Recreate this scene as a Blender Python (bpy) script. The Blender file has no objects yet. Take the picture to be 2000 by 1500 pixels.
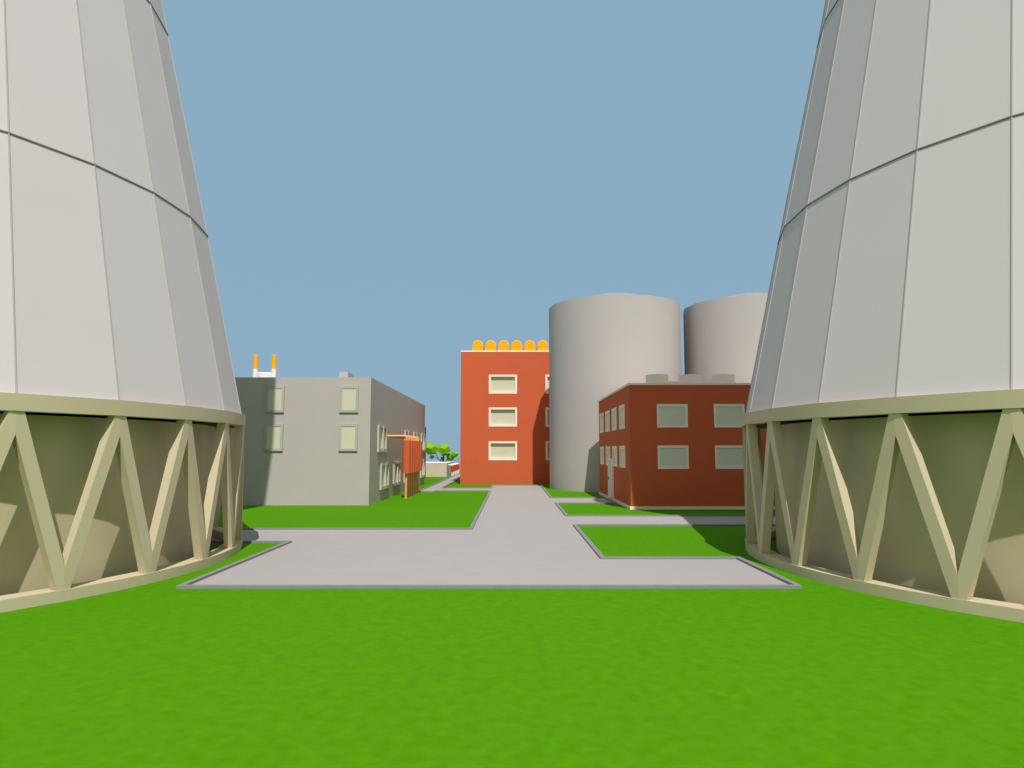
import bpy, bmesh, math, random
from mathutils import Vector, Matrix
random.seed(7)
S = bpy.context.scene
COL = S.collection
R = math.radians

# ------------------------------------------------------------------ materials
def mat(name, rgb, var=0.03, scale=3.0, rough=0.85, spec=0.15, bump=0.0, bscale=40.0):
    m = bpy.data.materials.new(name); m.use_nodes = True
    nt = m.node_tree; b = nt.nodes['Principled BSDF']
    b.inputs['Roughness'].default_value = rough
    b.inputs['Specular IOR Level'].default_value = spec
    tc = nt.nodes.new('ShaderNodeTexCoord')
    nz = nt.nodes.new('ShaderNodeTexNoise')
    nz.inputs['Scale'].default_value = scale; nz.inputs['Detail'].default_value = 4.0
    nt.links.new(tc.outputs['Object'], nz.inputs['Vector'])
    rp = nt.nodes.new('ShaderNodeValToRGB')
    rp.color_ramp.elements[0].position = 0.3; rp.color_ramp.elements[1].position = 0.7
    lo = [max(0, c*(1-var)) for c in rgb]; hi = [min(1, c*(1+var)) for c in rgb]
    rp.color_ramp.elements[0].color = (*lo, 1); rp.color_ramp.elements[1].color = (*hi, 1)
    nt.links.new(nz.outputs['Fac'], rp.inputs['Fac'])
    nt.links.new(rp.outputs['Color'], b.inputs['Base Color'])
    if bump:
        n2 = nt.nodes.new('ShaderNodeTexNoise'); n2.inputs['Scale'].default_value = bscale
        n2.inputs['Detail'].default_value = 3.0
        nt.links.new(tc.outputs['Object'], n2.inputs['Vector'])
        bp = nt.nodes.new('ShaderNodeBump'); bp.inputs['Strength'].default_value = bump
        bp.inputs['Distance'].default_value = 0.05
        nt.links.new(n2.outputs['Fac'], bp.inputs['Height'])
        nt.links.new(bp.outputs['Normal'], b.inputs['Normal'])
    return m

M = dict(
    grass=mat('grass', (0.070, 0.237, 0.0015), 0.05, 4.5, 0.95, 0.05),
    road=mat('concrete_road', (0.366, 0.340, 0.328), 0.02, 1.5),
    kerb=mat('kerb_concrete', (0.235, 0.235, 0.24), 0.03, 4),
    panel=mat('tower_panel', (0.607, 0.553, 0.568), 0.012, 0.8),
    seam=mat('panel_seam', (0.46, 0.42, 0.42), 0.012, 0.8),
    under_tier_shade=mat('tier_shade_grey', (0.17, 0.165, 0.155), 0.02, 2.0),
    pane_lifted=mat('shade_lifted_pane', (0.72, 0.71, 0.58), 0.02, 2.0, 0.5, 0.3),  # lighter pane copy: brightness put into the colour for the shaded red building
    beige=mat('beige_concrete', (0.565, 0.478, 0.322), 0.02, 1.2),
    drum=mat('beige_drum', (0.575, 0.487, 0.325), 0.02, 1.0),
    dark=mat('interior_shade', (0.012, 0.012, 0.008), 0.02, 1.0),
    grey=mat('grey_render', (0.472, 0.425, 0.40), 0.015, 1.0),
    gframe=mat('grey_frame', (0.435, 0.415, 0.375), 0.02, 2.0),
    sframe=mat('pale_frame', (0.53, 0.50, 0.41), 0.02, 2.0),
    orange=mat('orange_render', (0.585, 0.116, 0.047), 0.02, 0.7),
    cream=mat('cream_trim', (0.92, 0.79, 0.67), 0.01, 2.0),
    pane=mat('pale_pane', (0.61, 0.58, 0.43), 0.02, 2.0, 0.5, 0.3),
    siloroof=mat('silo_roof', (0.31, 0.295, 0.29), 0.015, 0.5),
    silo=mat('silo_concrete', (0.465, 0.427, 0.412), 0.015, 0.5),
    yellow=mat('yellow_paint', (0.95, 0.425, 0.006), 0.02, 2.0),
    vent=mat('vent_paint', (0.90, 0.75, 0.64), 0.01, 2.0),
    white=mat('white_paint', (0.80, 0.77, 0.75), 0.01, 2.0),
    pipe=mat('peach_pipe', (0.82, 0.36, 0.16), 0.02, 3.0),
    sleeve=mat('orange_sleeve', (0.58, 0.115, 0.042), 0.02, 3.0),
    wall=mat('beige_wall', (0.60, 0.515, 0.41), 0.02, 1.0),
    leaf=mat('leaf', (0.19, 0.40, 0.004), 0.10, 4.0, 0.9, 0.1),
    bark=mat('bark', (0.07, 0.035, 0.025), 0.2, 8.0),
    steel=mat('pale_steel', (0.28, 0.34, 0.40), 0.03, 2.0),
    door=mat('door_paint', (0.72, 0.66, 0.58), 0.02, 2.0),
    metal=mat('handle_metal', (0.15, 0.14, 0.13), 0.05, 8.0, 0.4, 0.5),
    brick=mat('red_render', (0.42, 0.06, 0.03), 0.03, 1.0),
)

# ------------------------------------------------------------------ helpers
def empty(name, loc, label, cat, group=None):
    o = bpy.data.objects.new(name, None); COL.objects.link(o)
    o.location = loc; o.empty_display_size = 0.3
    tag(o, label, cat, group); return o

def tag(o, label, cat, group=None):
    o['label'] = label; o['category'] = cat
    if group: o['group'] = group
    return o

def wloc(o):
    v = Vector((0, 0, 0))
    while o: v += Vector(o.location); o = o.parent
    return v

def mk(name, bm, m, parent=None, smooth=False, origin=None):
    """bm is in world coordinates; mesh data become local to the parent / origin."""
    bmesh.ops.recalc_face_normals(bm, faces=bm.faces)
    off = wloc(parent) if parent else (Vector(origin) if origin else Vector((0, 0, 0)))
    for v in bm.verts: v.co -= off
    me = bpy.data.meshes.new(name); bm.to_mesh(me); bm.free()
    me.materials.append(M[m])
    if smooth:
        for p in me.polygons: p.use_smooth = True
    o = bpy.data.objects.new(name, me); COL.objects.link(o)
    if parent: o.parent = parent
    elif origin: o.location = origin
    return o

def struct(name, bm, m):
    o = mk(name, bm, m); o['kind'] = 'structure'; return o

def box(bm, x0, x1, y0, y1, z0, z1):
    vs = [bm.verts.new((x, y, z)) for z in (z0, z1) for x, y in ((x0, y0), (x1, y0), (x1, y1), (x0, y1))]
    for f in ((3, 2, 1, 0), (4, 5, 6, 7), (0, 1, 5, 4), (1, 2, 6, 5), (2, 3, 7, 6), (3, 0, 4, 7)):
        bm.faces.new([vs[i] for i in f])
    return bm

def obox(bm, P, Q, n, hw, d0, d1):
    """beam from P to Q; n outward, hw half width sideways, from d0 to d1 along n"""
    ax = (Q-P).normalized(); n = (n - ax*n.dot(ax)).normalized(); t = ax.cross(n)
    vs = []
    for C in (P, Q):
        for a, b in ((-hw, d0), (hw, d0), (hw, d1), (-hw, d1)):
            vs.append(bm.verts.new(C + t*a + n*b))
    for f in ((0, 1, 2, 3), (7, 6, 5, 4), (0, 4, 5, 1), (1, 5, 6, 2), (2, 6, 7, 3), (3, 7, 4, 0)):
        bm.faces.new([vs[i] for i in f])

def cyl(bm, c, axis, r, L, n=20, r2=None, caps=True, rot=0.0):
    axis = Vector(axis).normalized(); c = Vector(c)
    u = axis.orthogonal().normalized(); v = axis.cross(u)
    if abs(axis.z) > .99: u, v = Vector((1, 0, 0)), Vector((0, 1, 0))
    r2 = r if r2 is None else r2
    A = []; B = []
    for k in range(n):
        a = 2*math.pi*k/n + rot; d = u*math.cos(a)+v*math.sin(a)
        A.append(bm.verts.new(c+d*r)); B.append(bm.verts.new(c+axis*L+d*r2))
    for k in range(n):
        j = (k+1) % n; bm.faces.new((A[k], A[j], B[j], B[k]))
    if caps:
        bm.faces.new(A[::-1]); bm.faces.new(B)
    return bm

def lathe(bm, cx, cy, prof, n, rot=0.0, close=False):
    rings = []
    for r, z in prof:
        if r < 1e-6: rings.append([bm.verts.new((cx, cy, z))])
        else: rings.append([bm.verts.new((cx+r*math.cos(rot+2*math.pi*k/n), cy+r*math.sin(rot+2*math.pi*k/n), z)) for k in range(n)])
    pairs = list(zip(rings, rings[1:]))
    if close: pairs.append((rings[-1], rings[0]))
    for a, b in pairs:
        for k in range(n):
            j = (k+1) % n
            if len(a) == 1: bm.faces.new((a[0], b[j], b[k]))
            elif len(b) == 1: bm.faces.new((a[k], a[j], b[0]))
            else: bm.faces.new((a[k], a[j], b[j], b[k]))
    return bm

def shade_sides(o, ang=40):
    """smooth round sides, hard rims"""
    me = o.data
    bm = bmesh.new(); bm.from_mesh(me)
    for f in bm.faces: f.smooth = True
    for e in bm.edges:
        if len(e.link_faces) == 2: e.smooth = e.calc_face_angle(0) < R(ang)
    bm.to_mesh(me); bm.free()

class Plane:
    """a facade: o origin, u horizontal axis, n outward; v is z"""
    def __init__(s, o, u, n): s.o, s.u, s.n = Vector(o), Vector(u), Vector(n)
    def p(s, u, v, d=0.0): return s.o + s.u*u + Vector((0, 0, v)) + s.n*d

def slab(bm, pl, u0, u1, v0, v1, d0, d1):
    vs = [bm.verts.new(pl.p(u, v, d)) for d in (d0, d1) for u, v in ((u0, v0), (u1, v0), (u1, v1), (u0, v1))]
    for f in ((3, 2, 1, 0), (4, 5, 6, 7), (0, 1, 5, 4), (1, 2, 6, 5), (2, 3, 7, 6), (3, 0, 4, 7)):
        bm.faces.new([vs[i] for i in f])

def frame(bm, pl, u0, u1, v0, v1, w, d0, d1):
    def ring(d, a): return [bm.verts.new(pl.p(u, v, d)) for u, v in ((u0+a, v0+a), (u1-a, v0+a), (u1-a, v1-a), (u0+a, v1-a))]
    O0, I0, O1, I1 = ring(d0, 0), ring(d0, w), ring(d1, 0), ring(d1, w)
    for k in range(4):
        j = (k+1) % 4
        bm.faces.new((O1[k], O1[j], I1[j], I1[k])); bm.faces.new((O0[j], O0[k], I0[k], I0[j]))
        bm.faces.new((O0[k], O0[j], O1[j], O1[k])); bm.faces.new((I0[j], I0[k], I1[k], I1[j]))

def holed_wall(bm, pl, u0, u1, v0, v1, holes, depth):
    """facade face with recessed openings (reveals run inwards by depth)"""
    us = sorted({u0, u1, *[h[0] for h in holes], *[h[1] for h in holes]})
    vs = sorted({v0, v1, *[h[2] for h in holes], *[h[3] for h in holes]})
    vert = {}
    def V(u, v):
        if (u, v) not in vert: vert[(u, v)] = bm.verts.new(pl.p(u, v))
        return vert[(u, v)]
    for a, b in zip(us, us[1:]):
        for c, d in zip(vs, vs[1:]):
            mu, mv = (a+b)/2, (c+d)/2
            if any(h[0] < mu < h[1] and h[2] < mv < h[3] for h in holes): continue
            bm.faces.new((V(a, c), V(b, c), V(b, d), V(a, d)))
    for h in holes:
        o = [(h[0], h[2]), (h[1], h[2]), (h[1], h[3]), (h[0], h[3])]
        inn = [bm.verts.new(pl.p(u, v, -depth)) for u, v in o]
        out = [bm.verts.new(pl.p(u, v)) for u, v in o]
        for k in range(4):
            j = (k+1) % 4; bm.faces.new((out[k], out[j], inn[j], inn[k]))
        bm.faces.new(inn)

def window(parent, pl, u0, u1, v0, v1, w, out, pane_d, fm, pm='pane', inn=-0.01, mull=0, sill=0):
    b = bmesh.new(); frame(b, pl, u0, u1, v0, v1, w, inn, out)
    f = mk('window', b, fm, parent)
    b = bmesh.new(); slab(b, pl, u0+w-.002, u1-w+.002, v0+w-.002, v1-w+.002, pane_d-.02, pane_d)
    mk('pane', b, pm, f)
    if mull:
        b = bmesh.new(); c = (u0+u1)/2
        slab(b, pl, c-mull/2, c+mull/2, v0+.01, v1-.01, pane_d, out+.035)
        mk('mullion', b, fm, f)
    if sill:
        b = bmesh.new(); slab(b, pl, u0, u1, v0-.05, v0-.002, inn, out+sill); mk('sill', b, fm, f)
    return f

# ------------------------------------------------------------------ ground, road, kerbs
b = bmesh.new()
vs = [b.verts.new(p) for p in ((-110, -70, 0), (110, -70, 0), (110, 84, 0), (-110, 84, 0))]
b.faces.new(vs)
ground = struct('ground', b, 'grass')
nt = M['grass'].node_tree
# the lawn is mown turf: fine directionless mottling over a broad one
rmp = [n for n in nt.nodes if n.type == 'VALTORGB'][0]
bs = nt.nodes['Principled BSDF']
tc = [n for n in nt.nodes if n.type == 'TEX_COORD'][0]
nzf = nt.nodes.new('ShaderNodeTexNoise'); nzf.inputs['Scale'].default_value = 7.0; nzf.inputs['Detail'].default_value = 5.0
nt.links.new(tc.outputs['Object'], nzf.inputs['Vector'])
mr = nt.nodes.new('ShaderNodeMapRange'); mr.inputs[1].default_value = .3; mr.inputs[2].default_value = .7
mr.inputs[3].default_value = .91; mr.inputs[4].default_value = 1.07
nt.links.new(nzf.outputs['Fac'], mr.inputs[0])
mx = nt.nodes.new('ShaderNodeVectorMath'); mx.operation = 'SCALE'
nt.links.new(rmp.outputs['Color'], mx.inputs[0]); nt.links.new(mr.outputs[0], mx.inputs['Scale'])
nt.links.new(mx.outputs[0], bs.inputs['Base Color'])

runs = [
    [(-30, 19.3), (-5.98, 19.3), (-5.98, 13.05), (5.18, 13.05), (5.18, 16.33), (2.05, 16.33), (2.05, 23.55), (30, 23.55)],
    [(30, 26.8), (2.05, 26.8), (2.05, 33.25), (4.85, 33.25), (4.85, 37.0), (2.04, 37.0), (2.04, 50.2), (-1.3, 50.2), (-1.3, 46.4), (-4.66, 46.4), (-4.66, 80)],
    [(-5.6, 80), (-5.6, 42.5), (-4.72, 42.5), (-4.72, 43.3), (-1.23, 43.3), (-1.23, 22.35), (-30, 22.35)],
]
b = bmesh.new()
b.faces.new([b.verts.new((x, y, 0.006)) for run in runs for x, y in run])
struct('road', b, 'road')
KW, KH = 0.11, 0.055
for run in runs:
    b = bmesh.new(); P = [Vector(p) for p in run]; ring = []
    for i, p in enumerate(P):
        d0 = (p-P[i-1]).normalized() if i else None
        d1 = (P[i+1]-p).normalized() if i < len(P)-1 else None
        n0 = Vector((d0.y, -d0.x)) if d0 else None
        n1 = Vector((d1.y, -d1.x)) if d1 else None
        if n0 is None: off = n1*KW
        elif n1 is None: off = n0*KW
        else: off = (n0+n1)*KW            # right-angled corners
        q = p+off
        ring.append([b.verts.new((a.x, a.y, z)) for a, z in ((p, -.02), (p, KH), (q, KH), (q, -.02))])
    for A, B in zip(ring, ring[1:]):
        for k in range(4):
            j = (k+1) % 4; b.faces.new((A[k], A[j], B[j], B[k]))
    b.faces.new(ring[0]); b.faces.new(ring[-1][::-1])
    struct('kerb', b, 'kerb')

# ------------------------------------------------------------------ cooling towers
N = 30; ST = 2*math.pi/N; A0 = R(3.0)
PROF = [(8.27, 3.40), (7.289, 8.02), (6.117, 13.33), (5.53, 16.2), (5.72, 19.0), (6.22, 22.0), (6.63, 25.8), (6.63, 27.6)]
def tower(cx, cy, label):
    root = empty('cooling_tower', (cx, cy, 0), label, 'cooling tower', 'pair of cooling towers')
    O = Vector((cx, cy, 0))
    def pt(r, a, z): return O + Vector((r*math.cos(a), r*math.sin(a), z))
    b = bmesh.new(); lathe(b, cx, cy, PROF, N, A0)
    top = [v for v in b.verts if v.co.z > 27.9]
    shell = mk('shell', b, 'panel', root)
    # raised seams between the cladding panels, one seam per edge of the panel net
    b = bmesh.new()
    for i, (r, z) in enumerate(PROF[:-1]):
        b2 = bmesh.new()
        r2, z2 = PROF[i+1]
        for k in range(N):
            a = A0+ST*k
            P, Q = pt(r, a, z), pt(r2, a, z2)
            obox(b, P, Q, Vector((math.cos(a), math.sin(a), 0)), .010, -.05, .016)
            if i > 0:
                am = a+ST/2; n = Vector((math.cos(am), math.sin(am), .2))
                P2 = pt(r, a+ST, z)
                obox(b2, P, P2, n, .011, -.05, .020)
        if i > 0: mk('joint_shade_strip', b2, 'under_tier_shade', shell)  # dark grey strips paint the shade under each tier edge
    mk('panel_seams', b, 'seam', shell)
    b = bmesh.new(); lathe(b, cx, cy, [(8.38, 3.13), (8.38, 3.41), (8.12, 3.41), (8.12, 3.13)], N, A0, True)
    shade_sides(mk('ring_beam', b, 'beige', root))
    b = bmesh.new(); lathe(b, cx, cy, [(8.37, -.02), (8.37, .19), (7.98, .19), (7.98, -.02)], N*2, A0, True)
    shade_sides(mk('base_ring', b, 'beige', root))
    b = bmesh.new(); lathe(b, cx, cy, [(7.60, -.02), (7.60, 3.11)], N*3, A0)
    o = mk('inner_drum', b, 'drum', root, smooth=True)
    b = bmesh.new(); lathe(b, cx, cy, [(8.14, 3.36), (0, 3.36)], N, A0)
    mk('interior_shade_disc', b, 'dark', root)  # added near-black disc paints the unlit inside of the shell
    # raking struts, mitred where they meet
    W = ST/2; s2 = .11; top_z, bot_z = 3.128, .192; rise = .37; ro, ri = 8.352, 8.165
    for k in range(N):
        for sg in (1, -1):
            a0 = A0+ST*k
            g = .0003
            poly = [(g, top_z), (s2, top_z), (W*ro-g, bot_z+rise), (W*ro-g, bot_z), (W*ro-s2, bot_z), (g, top_z-rise)]
            b = bmesh.new(); F = []; Bk = []
            pa, pb = pt(1, a0, 0)-O, pt(1, a0+sg*W, 0)-O
            for u, z in poly:
                f = u/(W*ro)
                d = pa*(1-f)+pb*f          # straight chord between apex and foot
                F.append(b.verts.new(O+d*ro+Vector((0, 0, z)))); Bk.append(b.verts.new(O+d*ri+Vector((0, 0, z))))
            b.faces.new(F); b.faces.new(Bk[::-1])
            for i in range(6):
                j = (i+1) % 6; b.faces.new((F[i], Bk[i], Bk[j], F[j]))
            mk('strut', b, 'beige', root)
    return root
tower(-14.90, 15.67, 'left-hand pale grey cooling tower on beige struts, beside the flat grey building')
tower(13.98, 15.67, 'right-hand pale grey cooling tower on beige struts, before the two-storey red building')

# ------------------------------------------------------------------ grey building
GX1, GX0, GY0, GY1, GH = -6.53, -19.5, 32.25, 52.6, 5.889
g = empty('grey_building', ((GX0+GX1)/2, GY0, 0), 'plain grey flat-roofed building with pale yellow windows, behind the left cooling tower', 'building')
b = bmesh.new(); box(b, GX0, GX1, GY0, GY1, -.02, GH)
bmesh.ops.delete(b, geom=[f for f in b.faces if f.calc_center_median().z > GH-.01], context='FACES')
mk('wall', b, 'grey', g)
b = bmesh.new(); b.faces.new([b.verts.new(p) for p in ((GX0, GY0, GH), (GX1, GY0, GH), (GX1, GY1, GH), (GX0, GY1, GH))])
mk('roof', b, 'grey', g)
front = Plane((0, GY0, 0), (1, 0, 0), (0, -1, 0))
for x in (-15.0, -11.40, -7.96):
    for z0, z1 in ((4.25, 5.475), (2.475, 3.715)):
        window(g, front, x, x+.865, z0, z1, .115, .075, .055, 'gframe', 'pane')
side = Plane((GX1, 0, 0), (0, 1, 0), (1, 0, 0))
for y in (34.0, 42.6, 46.45, 50.3):
    window(g, side, y, y+2.2, 2.47, 3.74, .12, .085, .012, 'sframe', 'pane', mull=.12, sill=.01)
for y in (34.85, 38.68, 42.5, 46.35, 50.2):
    window(g, side, y, y+2.2, .60, 1.87, .12, .085, .012, 'sframe', 'pane', mull=.12, sill=.01)

CY = 37.0
for px, lab in ((-13.69, 'white chimney pipe with orange top on the grey roof, left of the white drum'),
                (-12.70, 'white chimney pipe with orange top on the grey roof, right of the white drum')):
    c = empty('chimney_pipe', (px, CY, GH), lab, 'chimney', 'pair of orange-topped roof chimneys')
    b = bmesh.new(); cyl(b, (px, CY, GH), (0, 0, 1), .125, .95, 16); o = mk('pipe', b, 'white', c); shade_sides(o)
    b = bmesh.new(); cyl(b, (px, CY, GH+.952), (0, 0, 1), .125, .72, 16); cyl(b, (px, CY, GH+1.672), (0, 0, 1), .125, .02, 16, .11)
    o = mk('painted_top', b, 'yellow', c); shade_sides(o)
b = bmesh.new(); lathe(b, -13.20, CY+.2, [(.48, GH), (.48, GH+.71), (.44, GH+.75), (0, GH+.77)], 24)
o = mk('roof_drum', b, 'white', origin=(-13.20, CY+.2, GH)); shade_sides(o)
tag(o, 'low white round drum between the two orange-topped chimneys on the grey roof', 'roof drum')
b = bmesh.new(); box(b, -8.79, -8.33, 35.3, 36.6, GH, GH+.60)
o = mk('roof_box', b, 'silo', origin=(-8.56, 36, GH))
tag(o, 'small plain pale box lying on the right part of the grey roof', 'roof box')

# ------------------------------------------------------------------ bent pipes by the grey building
def bent_pipe(name, xw, xp, y, z, r, sr, s0, s1, pm, sm, label, cat, group, n=14):
    c = empty(name, (xp, y, 0), label, cat, group)
    b = bmesh.new()
    path = [Vector((xw, y, z))]
    q = .1
    for k in range(5):
        a = k/4*math.pi/2
        path.append(Vector((xp-q+q*math.sin(a), y, z-q+q*math.cos(a))))
    path.append(Vector((xp, y, -.02)))
    rings = []
    for i, p in enumerate(path):
        t = (path[min(i+1, len(path)-1)]-path[max(i-1, 0)]).normalized()
        u = Vector((0, 1, 0)); v = t.cross(u)
        rings.append([b.verts.new(p+u*r*math.cos(2*math.pi*k/n)+v*r*math.sin(2*math.pi*k/n)) for k in range(n)])
    for A, B in zip(rings, rings[1:]):
        for k in range(n):
            j = (k+1) % n; b.faces.new((A[k], A[j], B[j], B[k]))
    b.faces.new(rings[0]); b.faces.new(rings[-1])
    o = mk('pipe', b, pm, c); shade_sides(o, 50)
    b = bmesh.new(); cyl(b, (xp, y, s0), (0, 0, 1), sr, s1-s0, 18); o = mk('sleeve', b, sm, c); shade_sides(o)
    b = bmesh.new(); cyl(b, (xp, y, -.02), (0, 0, 1), r*1.25, .05, n); o = mk('foot_collar', b, pm, c)
    return c
ordn = ['nearest', 'second', 'third', 'fourth', 'fifth', 'farthest']
for k in range(6):
    bent_pipe('bent_pipe', GX1+.002, -5.52, 36.78+.92*k, 3.255, .066, .222, 1.30, 3.03, 'pipe', 'sleeve',
              f'peach pipe with thick orange sleeve bending down from the grey wall, {ordn[k]} of the six', 'pipe', 'sleeved pipes beside the grey building')

# ------------------------------------------------------------------ tall orange building
OX0, OX1, OY0, OY1, OH = -3.80, 11.2, 52.0, 64.0, 9.89
t = empty('orange_building', (3.7, OY0, 0), 'tall three-storey orange building with cream window frames, half hidden by the near silo', 'building')
fr = Plane((0, OY0, 0), (1, 0, 0), (0, -1, 0))
xs = (-1.69, 2.55, 6.79); zs = ((6.735, 8.165), (4.27, 5.70), (1.775, 3.18))
holes = [(x+.06, x+2.05, z0+.06, z1-.06) for x in xs for z0, z1 in zs]
b = bmesh.new(); holed_wall(b, fr, OX0, OX1, -.02, OH, holes, .20)
P = [(OX0, OY0), (OX1, OY0), (OX1, OY1), (OX0, OY1)]
for i in (1, 2, 3):
    (xa, ya), (xb, yb) = P[i], P[(i+1) % 4]
    b.faces.new([b.verts.new(p) for p in ((xa, ya, -.02), (xb, yb, -.02), (xb, yb, OH), (xa, ya, OH))])
mk('wall', b, 'orange', t)
b = bmesh.new(); box(b, OX0-.02, OX1+.02, OY0-.02, OY1+.02, OH, OH+.10); mk('roof', b, 'cream', t)
for x in xs:
    for z0, z1 in zs:
        window(t, fr, x, x+2.11, z0, z1, .15, .02, -.165, 'cream', 'pane', inn=-.16)
for k in range(13):
    x = -2.54+.983*k; y0 = OY0+.12; zc = OH+.10+.40
    lab = (f'yellow horizontal cylinder on the orange roof, {["leftmost", "second from the left", "third from the left", "fourth from the left", "fifth from the left", "sixth from the left, touching the silo outline"][k]}'
           if k < 6 else 'yellow horizontal cylinder on the orange roof, hidden behind the near silo')
    if k > 7: break
    c = empty('roof_tank', (x, y0, OH+.10), lab, 'tank', 'yellow tanks on the orange roof')
    b = bmesh.new()
    cyl(b, (x, y0+.05, zc), (0, 1, 0), .41, 2.2, 24); o = mk('tank_body', b, 'yellow', c); shade_sides(o)
    b = bmesh.new()
    cyl(b, (x, y0+.049, zc), (0, -1, 0), .41, .05, 24, .36); o = mk('end_cap', b, 'yellow', c)
    b = bmesh.new()
    box(b, x-.398, x+.398, y0+.003, y0+2.2, OH+.101, OH+.44); mk('cradle', b, 'yellow', c)

# ------------------------------------------------------------------ silos
for sx, lab in ((6.92, 'near pale concrete silo standing in front of the orange building'),
                (16.06, 'farther right pale concrete silo, half hidden by the right cooling tower')):
    s = empty('silo', (sx, 46.3, 0), lab, 'silo', 'pair of concrete silos')
    b = bmesh.new(); lathe(b, sx, 46.3, [(4.39, -.02), (4.39, 12.03)], 16); mk('wall', b, 'silo', s, smooth=True)
    b = bmesh.new(); lathe(b, sx, 46.3, [(4.39, 12.031), (3.2, 12.28), (1.9, 12.69), (0.9, 12.84), (0, 12.87)], 16); mk('roof', b, 'siloroof', s)

# ------------------------------------------------------------------ dark red two-storey building
BX0, BX1, BY0, BY1, BH = 5.09, 17.3, 30.02, 40.55, 5.32
r_ = empty('red_building', (11, BY0, 0), 'dark red two-storey building with cream trim, in the shade of the right tower', 'building')
fp = Plane((0, BY0, 0), (1, 0, 0), (0, -1, 0)); sp = Plane((BX0, 0, 0), (0, -1, 0), (-1, 0, 0))
fw = [(x, x+1.325, z0, z1) for x in (6.275, 8.735, 11.3, 13.8) for z0, z1 in ((3.485, 4.495), (1.71, 2.715))]
sw = [(-(y+1.58), -y, z0, z1) for y in (31.25, 33.65, 36.05, 38.45) for z0, z1 in ((3.485, 4.585), (1.72, 2.715))]
b = bmesh.new()
holed_wall(b, fp, BX0, BX1, -.02, BH, [(a+.05, c-.05, d+.05, e-.05) for a, c, d, e in fw], .05)
holed_wall(b, sp, -BY1, -BY0, -.02, BH, [(a+.05, c-.05, d+.05, e-.05) for a, c, d, e in sw], .05)
b.faces.new([b.verts.new(p) for p in ((BX1, BY0, -.02), (BX1, BY1, -.02), (BX1, BY1, BH), (BX1, BY0, BH))])
b.faces.new([b.verts.new(p) for p in ((BX1, BY1, -.02), (BX0, BY1, -.02), (BX0, BY1, BH), (BX1, BY1, BH))])
mk('wall', b, 'orange', r_)
b = bmesh.new(); box(b, BX0-.03, BX1+.03, BY0-.03, BY1+.03, BH, BH+.09); mk('roof', b, 'cream', r_)
b = bmesh.new(); box(b, BX0-.045, BX1+.045, BY0-.045, BY1+.045, -.03, .125); mk('plinth', b, 'cream', r_)
for a, c, d, e in fw: window(r_, fp, a, c, d, e, .105, .02, -.02, 'cream', 'pane_lifted', inn=-.03)
for a, c, d, e in sw: window(r_, sp, a, c, d, e, .15, .02, -.02, 'cream', 'pane_lifted', inn=-.03)
b = bmesh.new(); slab(b, sp, -36.33, -34.95, .126, 2.04, -.005, .075); dr = mk('door', b, 'door', r_)
b = bmesh.new(); frame(b, sp, -36.40, -34.88, .127, 2.09, .12, -.004, .09); mk('door_frame', b, 'cream', dr)
b = bmesh.new(); slab(b, sp, -36.19, -36.11, 1.02, 1.14, .075, .135); mk('handle', b, 'metal', dr)
for x, lab in ((6.93, 'left of the three squat round vents on the red building roof'),
               (8.52, 'middle one of the three squat round vents on the red building roof'),
               (10.09, 'right of the three squat round vents on the red building roof')):
    v = empty('roof_vent', (x, 33, BH+.09), lab, 'roof vent', 'round vents on the red roof')
    b = bmesh.new(); cyl(b, (x, 33.0, BH+.09), (0, 0, 1), .53, .655, 24); o = mk('vent_body', b, 'vent', v); shade_sides(o)
    b = bmesh.new(); lathe(b, x, 33.0, [(.53, BH+.746), (.42, BH+.76), (0, BH+.76)], 24); mk('vent_cap', b, 'vent', v)
for x0, lab in ((7.70, 'low pale box between the left and middle round roof vents'), (9.30, 'low pale box between the middle and right round roof vents')):
    b = bmesh.new(); box(b, x0, x0+.5, 33.9, 35.0, BH+.09, BH+.55)
    o = mk('roof_box', b, 'vent', origin=(x0+.25, 34.4, BH+.09)); tag(o, lab, 'roof box', 'low boxes between the round vents')

# ------------------------------------------------------------------ far end of the site
w = empty('low_block', (-10, 67.2, 0), 'low pale flat-topped block at the far end of the lawn, in front of the tree', 'low building')
b = bmesh.new(); box(b, -14, -6.2, 67.2, 74.8, -.02, 1.27); mk('wall', b, 'wall', w)
b = bmesh.new(); box(b, -14.02, -6.18, 67.18, 74.82, 1.271, 1.30); mk('roof', b, 'white', w)
for k in range(5):
    bent_pipe('bent_pipe', -6.17, -5.76, 68.1+2.05*k, 1.09, .06, .125, .48, 1.02, 'cream', 'brick',
              f'cream pipe with red sleeve beside the low far block, {["nearest", "second", "third", "fourth", "fifth"][k]} in the far row', 'pipe', 'small red-sleeved pipes at the far end')
b = empty('red_annex', (-10, 60, 0), 'thin sliver of a red building just past the far corner of the grey building', 'building')
q = bmesh.new(); box(q, -13, -7.72, 57.0, 63.2, -.02, 4.52); mk('wall', q, 'orange', b)
q = bmesh.new(); box(q, -13.03, -7.70, 56.97, 63.23, 4.521, 4.58); mk('roof', q, 'orange', b)

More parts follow.
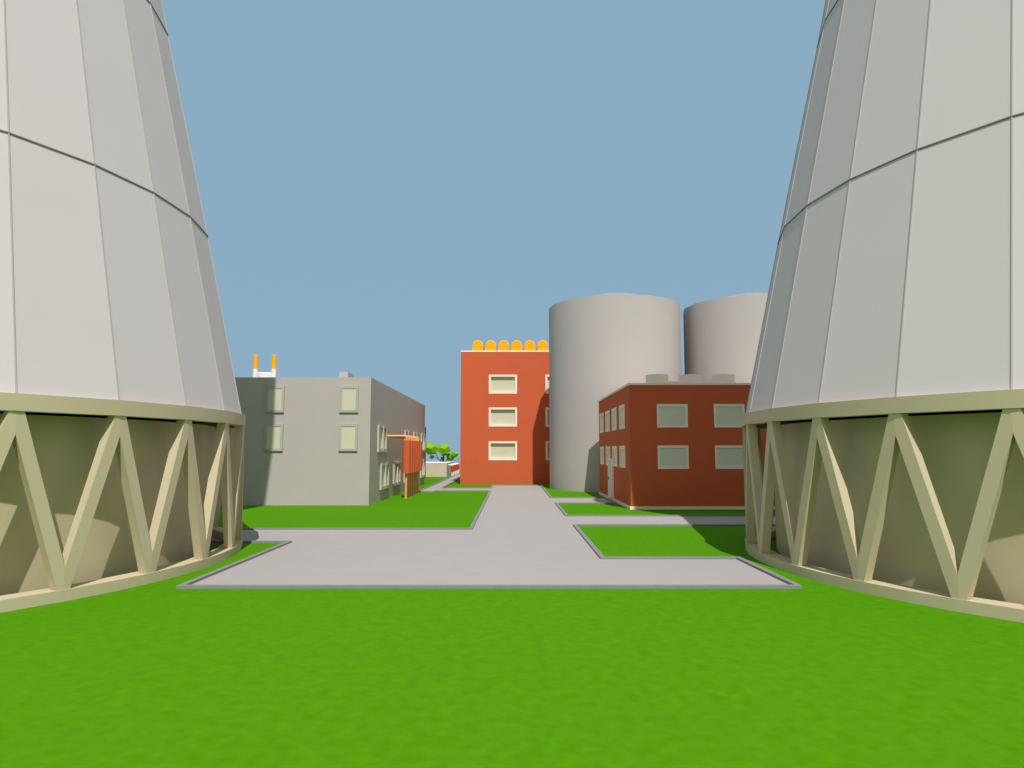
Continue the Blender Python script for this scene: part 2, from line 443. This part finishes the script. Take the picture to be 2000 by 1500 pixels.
def clump(c, r, squash=1.0, seed=0):
    rnd = random.Random(seed)
    ico = bmesh.new(); bmesh.ops.create_icosphere(ico, subdivisions=1, radius=1)
    cs = [f.calc_center_median().normalized() for f in ico.faces]; ico.free()
    rot = Matrix.Rotation(rnd.uniform(0, 6), 3, 'Z') @ Matrix.Rotation(rnd.uniform(0, 2), 3, 'X')
    bm = bmesh.new()
    for p in cs:
        p = rot @ p * r * rnd.uniform(.97, 1.03)
        bm.verts.new(Vector(c)+Vector((p.x, p.y, p.z*squash)))
    bmesh.ops.convex_hull(bm, input=bm.verts)
    bmesh.ops.dissolve_limit(bm, angle_limit=R(14), verts=bm.verts, edges=bm.edges)
    return bm
TX, TY = -7.85, 79.0
tr = empty('tree', (TX, TY, 0), 'small bright green tree with rounded leaf clumps behind the low far block', 'tree')
K = TY/1360
def tp(px, py, dy=0): return Vector(((px-999)*(TY+dy)/1360, TY+dy, 2.5-(py-880)*(TY+dy)/1360*1.0))
b = bmesh.new()
base = tp(866.5, 902)
cyl(b, (base.x, TY, -.02), (0, 0, 1), .13, base.z+.02, 8, .11)
cyl(b, base, tp(867.5, 886)-base, .11, (tp(867.5, 886)-base).length, 8, .06)
mk('trunk', b, 'bark', tr)
def limb(pts, r0, r1):
    b = bmesh.new(); n = 6; rings = []
    for i, p in enumerate(pts):
        t_ = (pts[min(i+1, len(pts)-1)]-pts[max(i-1, 0)]).normalized(); u = Vector((0, 1, 0)); v = t_.cross(u).normalized()
        r = r0+(r1-r0)*i/(len(pts)-1)
        rings.append([b.verts.new(p+u*r*math.cos(2*math.pi*k/n)+v*r*math.sin(2*math.pi*k/n)) for k in range(n)])
    for A, B in zip(rings, rings[1:]):
        for k in range(n): j = (k+1) % n; b.faces.new((A[k], A[j], B[j], B[k]))
    b.faces.new(rings[0]); b.faces.new(rings[-1])
    mk('branch', b, 'bark', tr)
limb([tp(866.5, 901.6), tp(862, 900), tp(858, 897), tp(855, 893), tp(853, 887), tp(849, 882)], .06, .03)
limb([tp(866.5, 901.8), tp(870, 901.5), tp(874, 899.5), tp(878, 896), tp(884, 890)], .06, .03)
limb([tp(857, 896), tp(852, 894), tp(847, 892)], .03, .02)
for i, (px, py, r, dy) in enumerate(((843, 876.5, .80, -.3), (868, 879, .78, -.4), (889, 887, .44, -.3), (880, 893.5, .50, .1), (844.5, 892.8, .27, 0), (864.5, 895.5, .21, .5))):
    mk('leaf_clump', clump(tp(px, py, dy), r, .92, 11+i), 'leaf', tr)

for px, py, y, lab in ((888.5, 871, 81, 'tallest thin grey mast right of the far tree'), (896.5, 893, 80, 'thin grey mast beside the orange building corner'),
                       (892, 896, 81.5, 'short thin grey mast right of the far tree crown')):
    x = (px-999)*y/1360; z = 2.5-(py-880)*y/1360
    c = empty('mast', (x, y, 0), lab, 'mast', 'thin masts at the far edge')
    q = bmesh.new(); cyl(q, (x, y, -.02), (0, 0, 1), .035, z+.02, 8); mk('pole', q, 'steel', c)
    q = bmesh.new(); box(q, x-.16, x+.16, y-.02, y+.02, z-.35, z-.31); mk('cross_arm', q, 'steel', c)

# ------------------------------------------------------------------ light and sky
AZ, EL = R(-9.5), R(54.5)
d = Vector((math.sin(AZ)*math.cos(EL), math.cos(AZ)*math.cos(EL), -math.sin(EL)))
L = bpy.data.lights.new('sun', 'SUN'); L.energy = 4.0; L.angle = R(0.4); L.color = (1.0, .97, .92)
lo = bpy.data.objects.new('sun', L); COL.objects.link(lo)
lo.rotation_euler = d.to_track_quat('-Z', 'Y').to_euler(); lo.location = (20, -30, 60)

W = bpy.data.worlds.new('World'); S.world = W; W.use_nodes = True
nt = W.node_tree; bg = nt.nodes['Background']
sky = nt.nodes.new('ShaderNodeTexSky'); sky.sky_type = 'NISHITA'; sky.sun_disc = False
sky.sun_elevation = EL; sky.sun_rotation = R(170.5)
# clear even blue away from the sun, paler and warmer towards it; the physical sky adds its own shading
tcw = nt.nodes.new('ShaderNodeTexCoord'); dp = nt.nodes.new('ShaderNodeVectorMath'); dp.operation = 'DOT_PRODUCT'
dp.inputs[1].default_value = (-d.x, -d.y, -d.z); nt.links.new(tcw.outputs['Generated'], dp.inputs[0])
mrw = nt.nodes.new('ShaderNodeMapRange'); mrw.interpolation_type = 'SMOOTHSTEP'
mrw.inputs[1].default_value = 0.02; mrw.inputs[2].default_value = 0.75
nt.links.new(dp.outputs['Value'], mrw.inputs[0])
aur = nt.nodes.new('ShaderNodeMix'); aur.data_type = 'RGBA'
aur.inputs[6].default_value = (2.60, 4.19, 5.50, 1); aur.inputs[7].default_value = (5.0, 5.2, 5.3, 1)
nt.links.new(mrw.outputs[0], aur.inputs[0])
mixn = nt.nodes.new('ShaderNodeMix'); mixn.data_type = 'RGBA'
mixn.inputs[0].default_value = 0.97
nt.links.new(sky.outputs[0], mixn.inputs[6]); nt.links.new(aur.outputs[2], mixn.inputs[7])
nt.links.new(mixn.outputs[2], bg.inputs[0]); bg.inputs[1].default_value = 0.1

# ------------------------------------------------------------------ camera
cam = bpy.data.cameras.new('camera'); co = bpy.data.objects.new('camera', cam); COL.objects.link(co)
co.location = (0, 0, 2.5)
co.rotation_euler = (math.pi/2+math.atan(129.8/1360.1), 0, -1.13/1360)
cam.sensor_width = 36; cam.lens = 1360.1/2000*36; cam.clip_start = .1; cam.clip_end = 1000
S.camera = co
S.view_settings.view_transform = 'Standard'; S.view_settings.look = 'None'; S.view_settings.exposure = 0
S.render.engine = 'CYCLES'
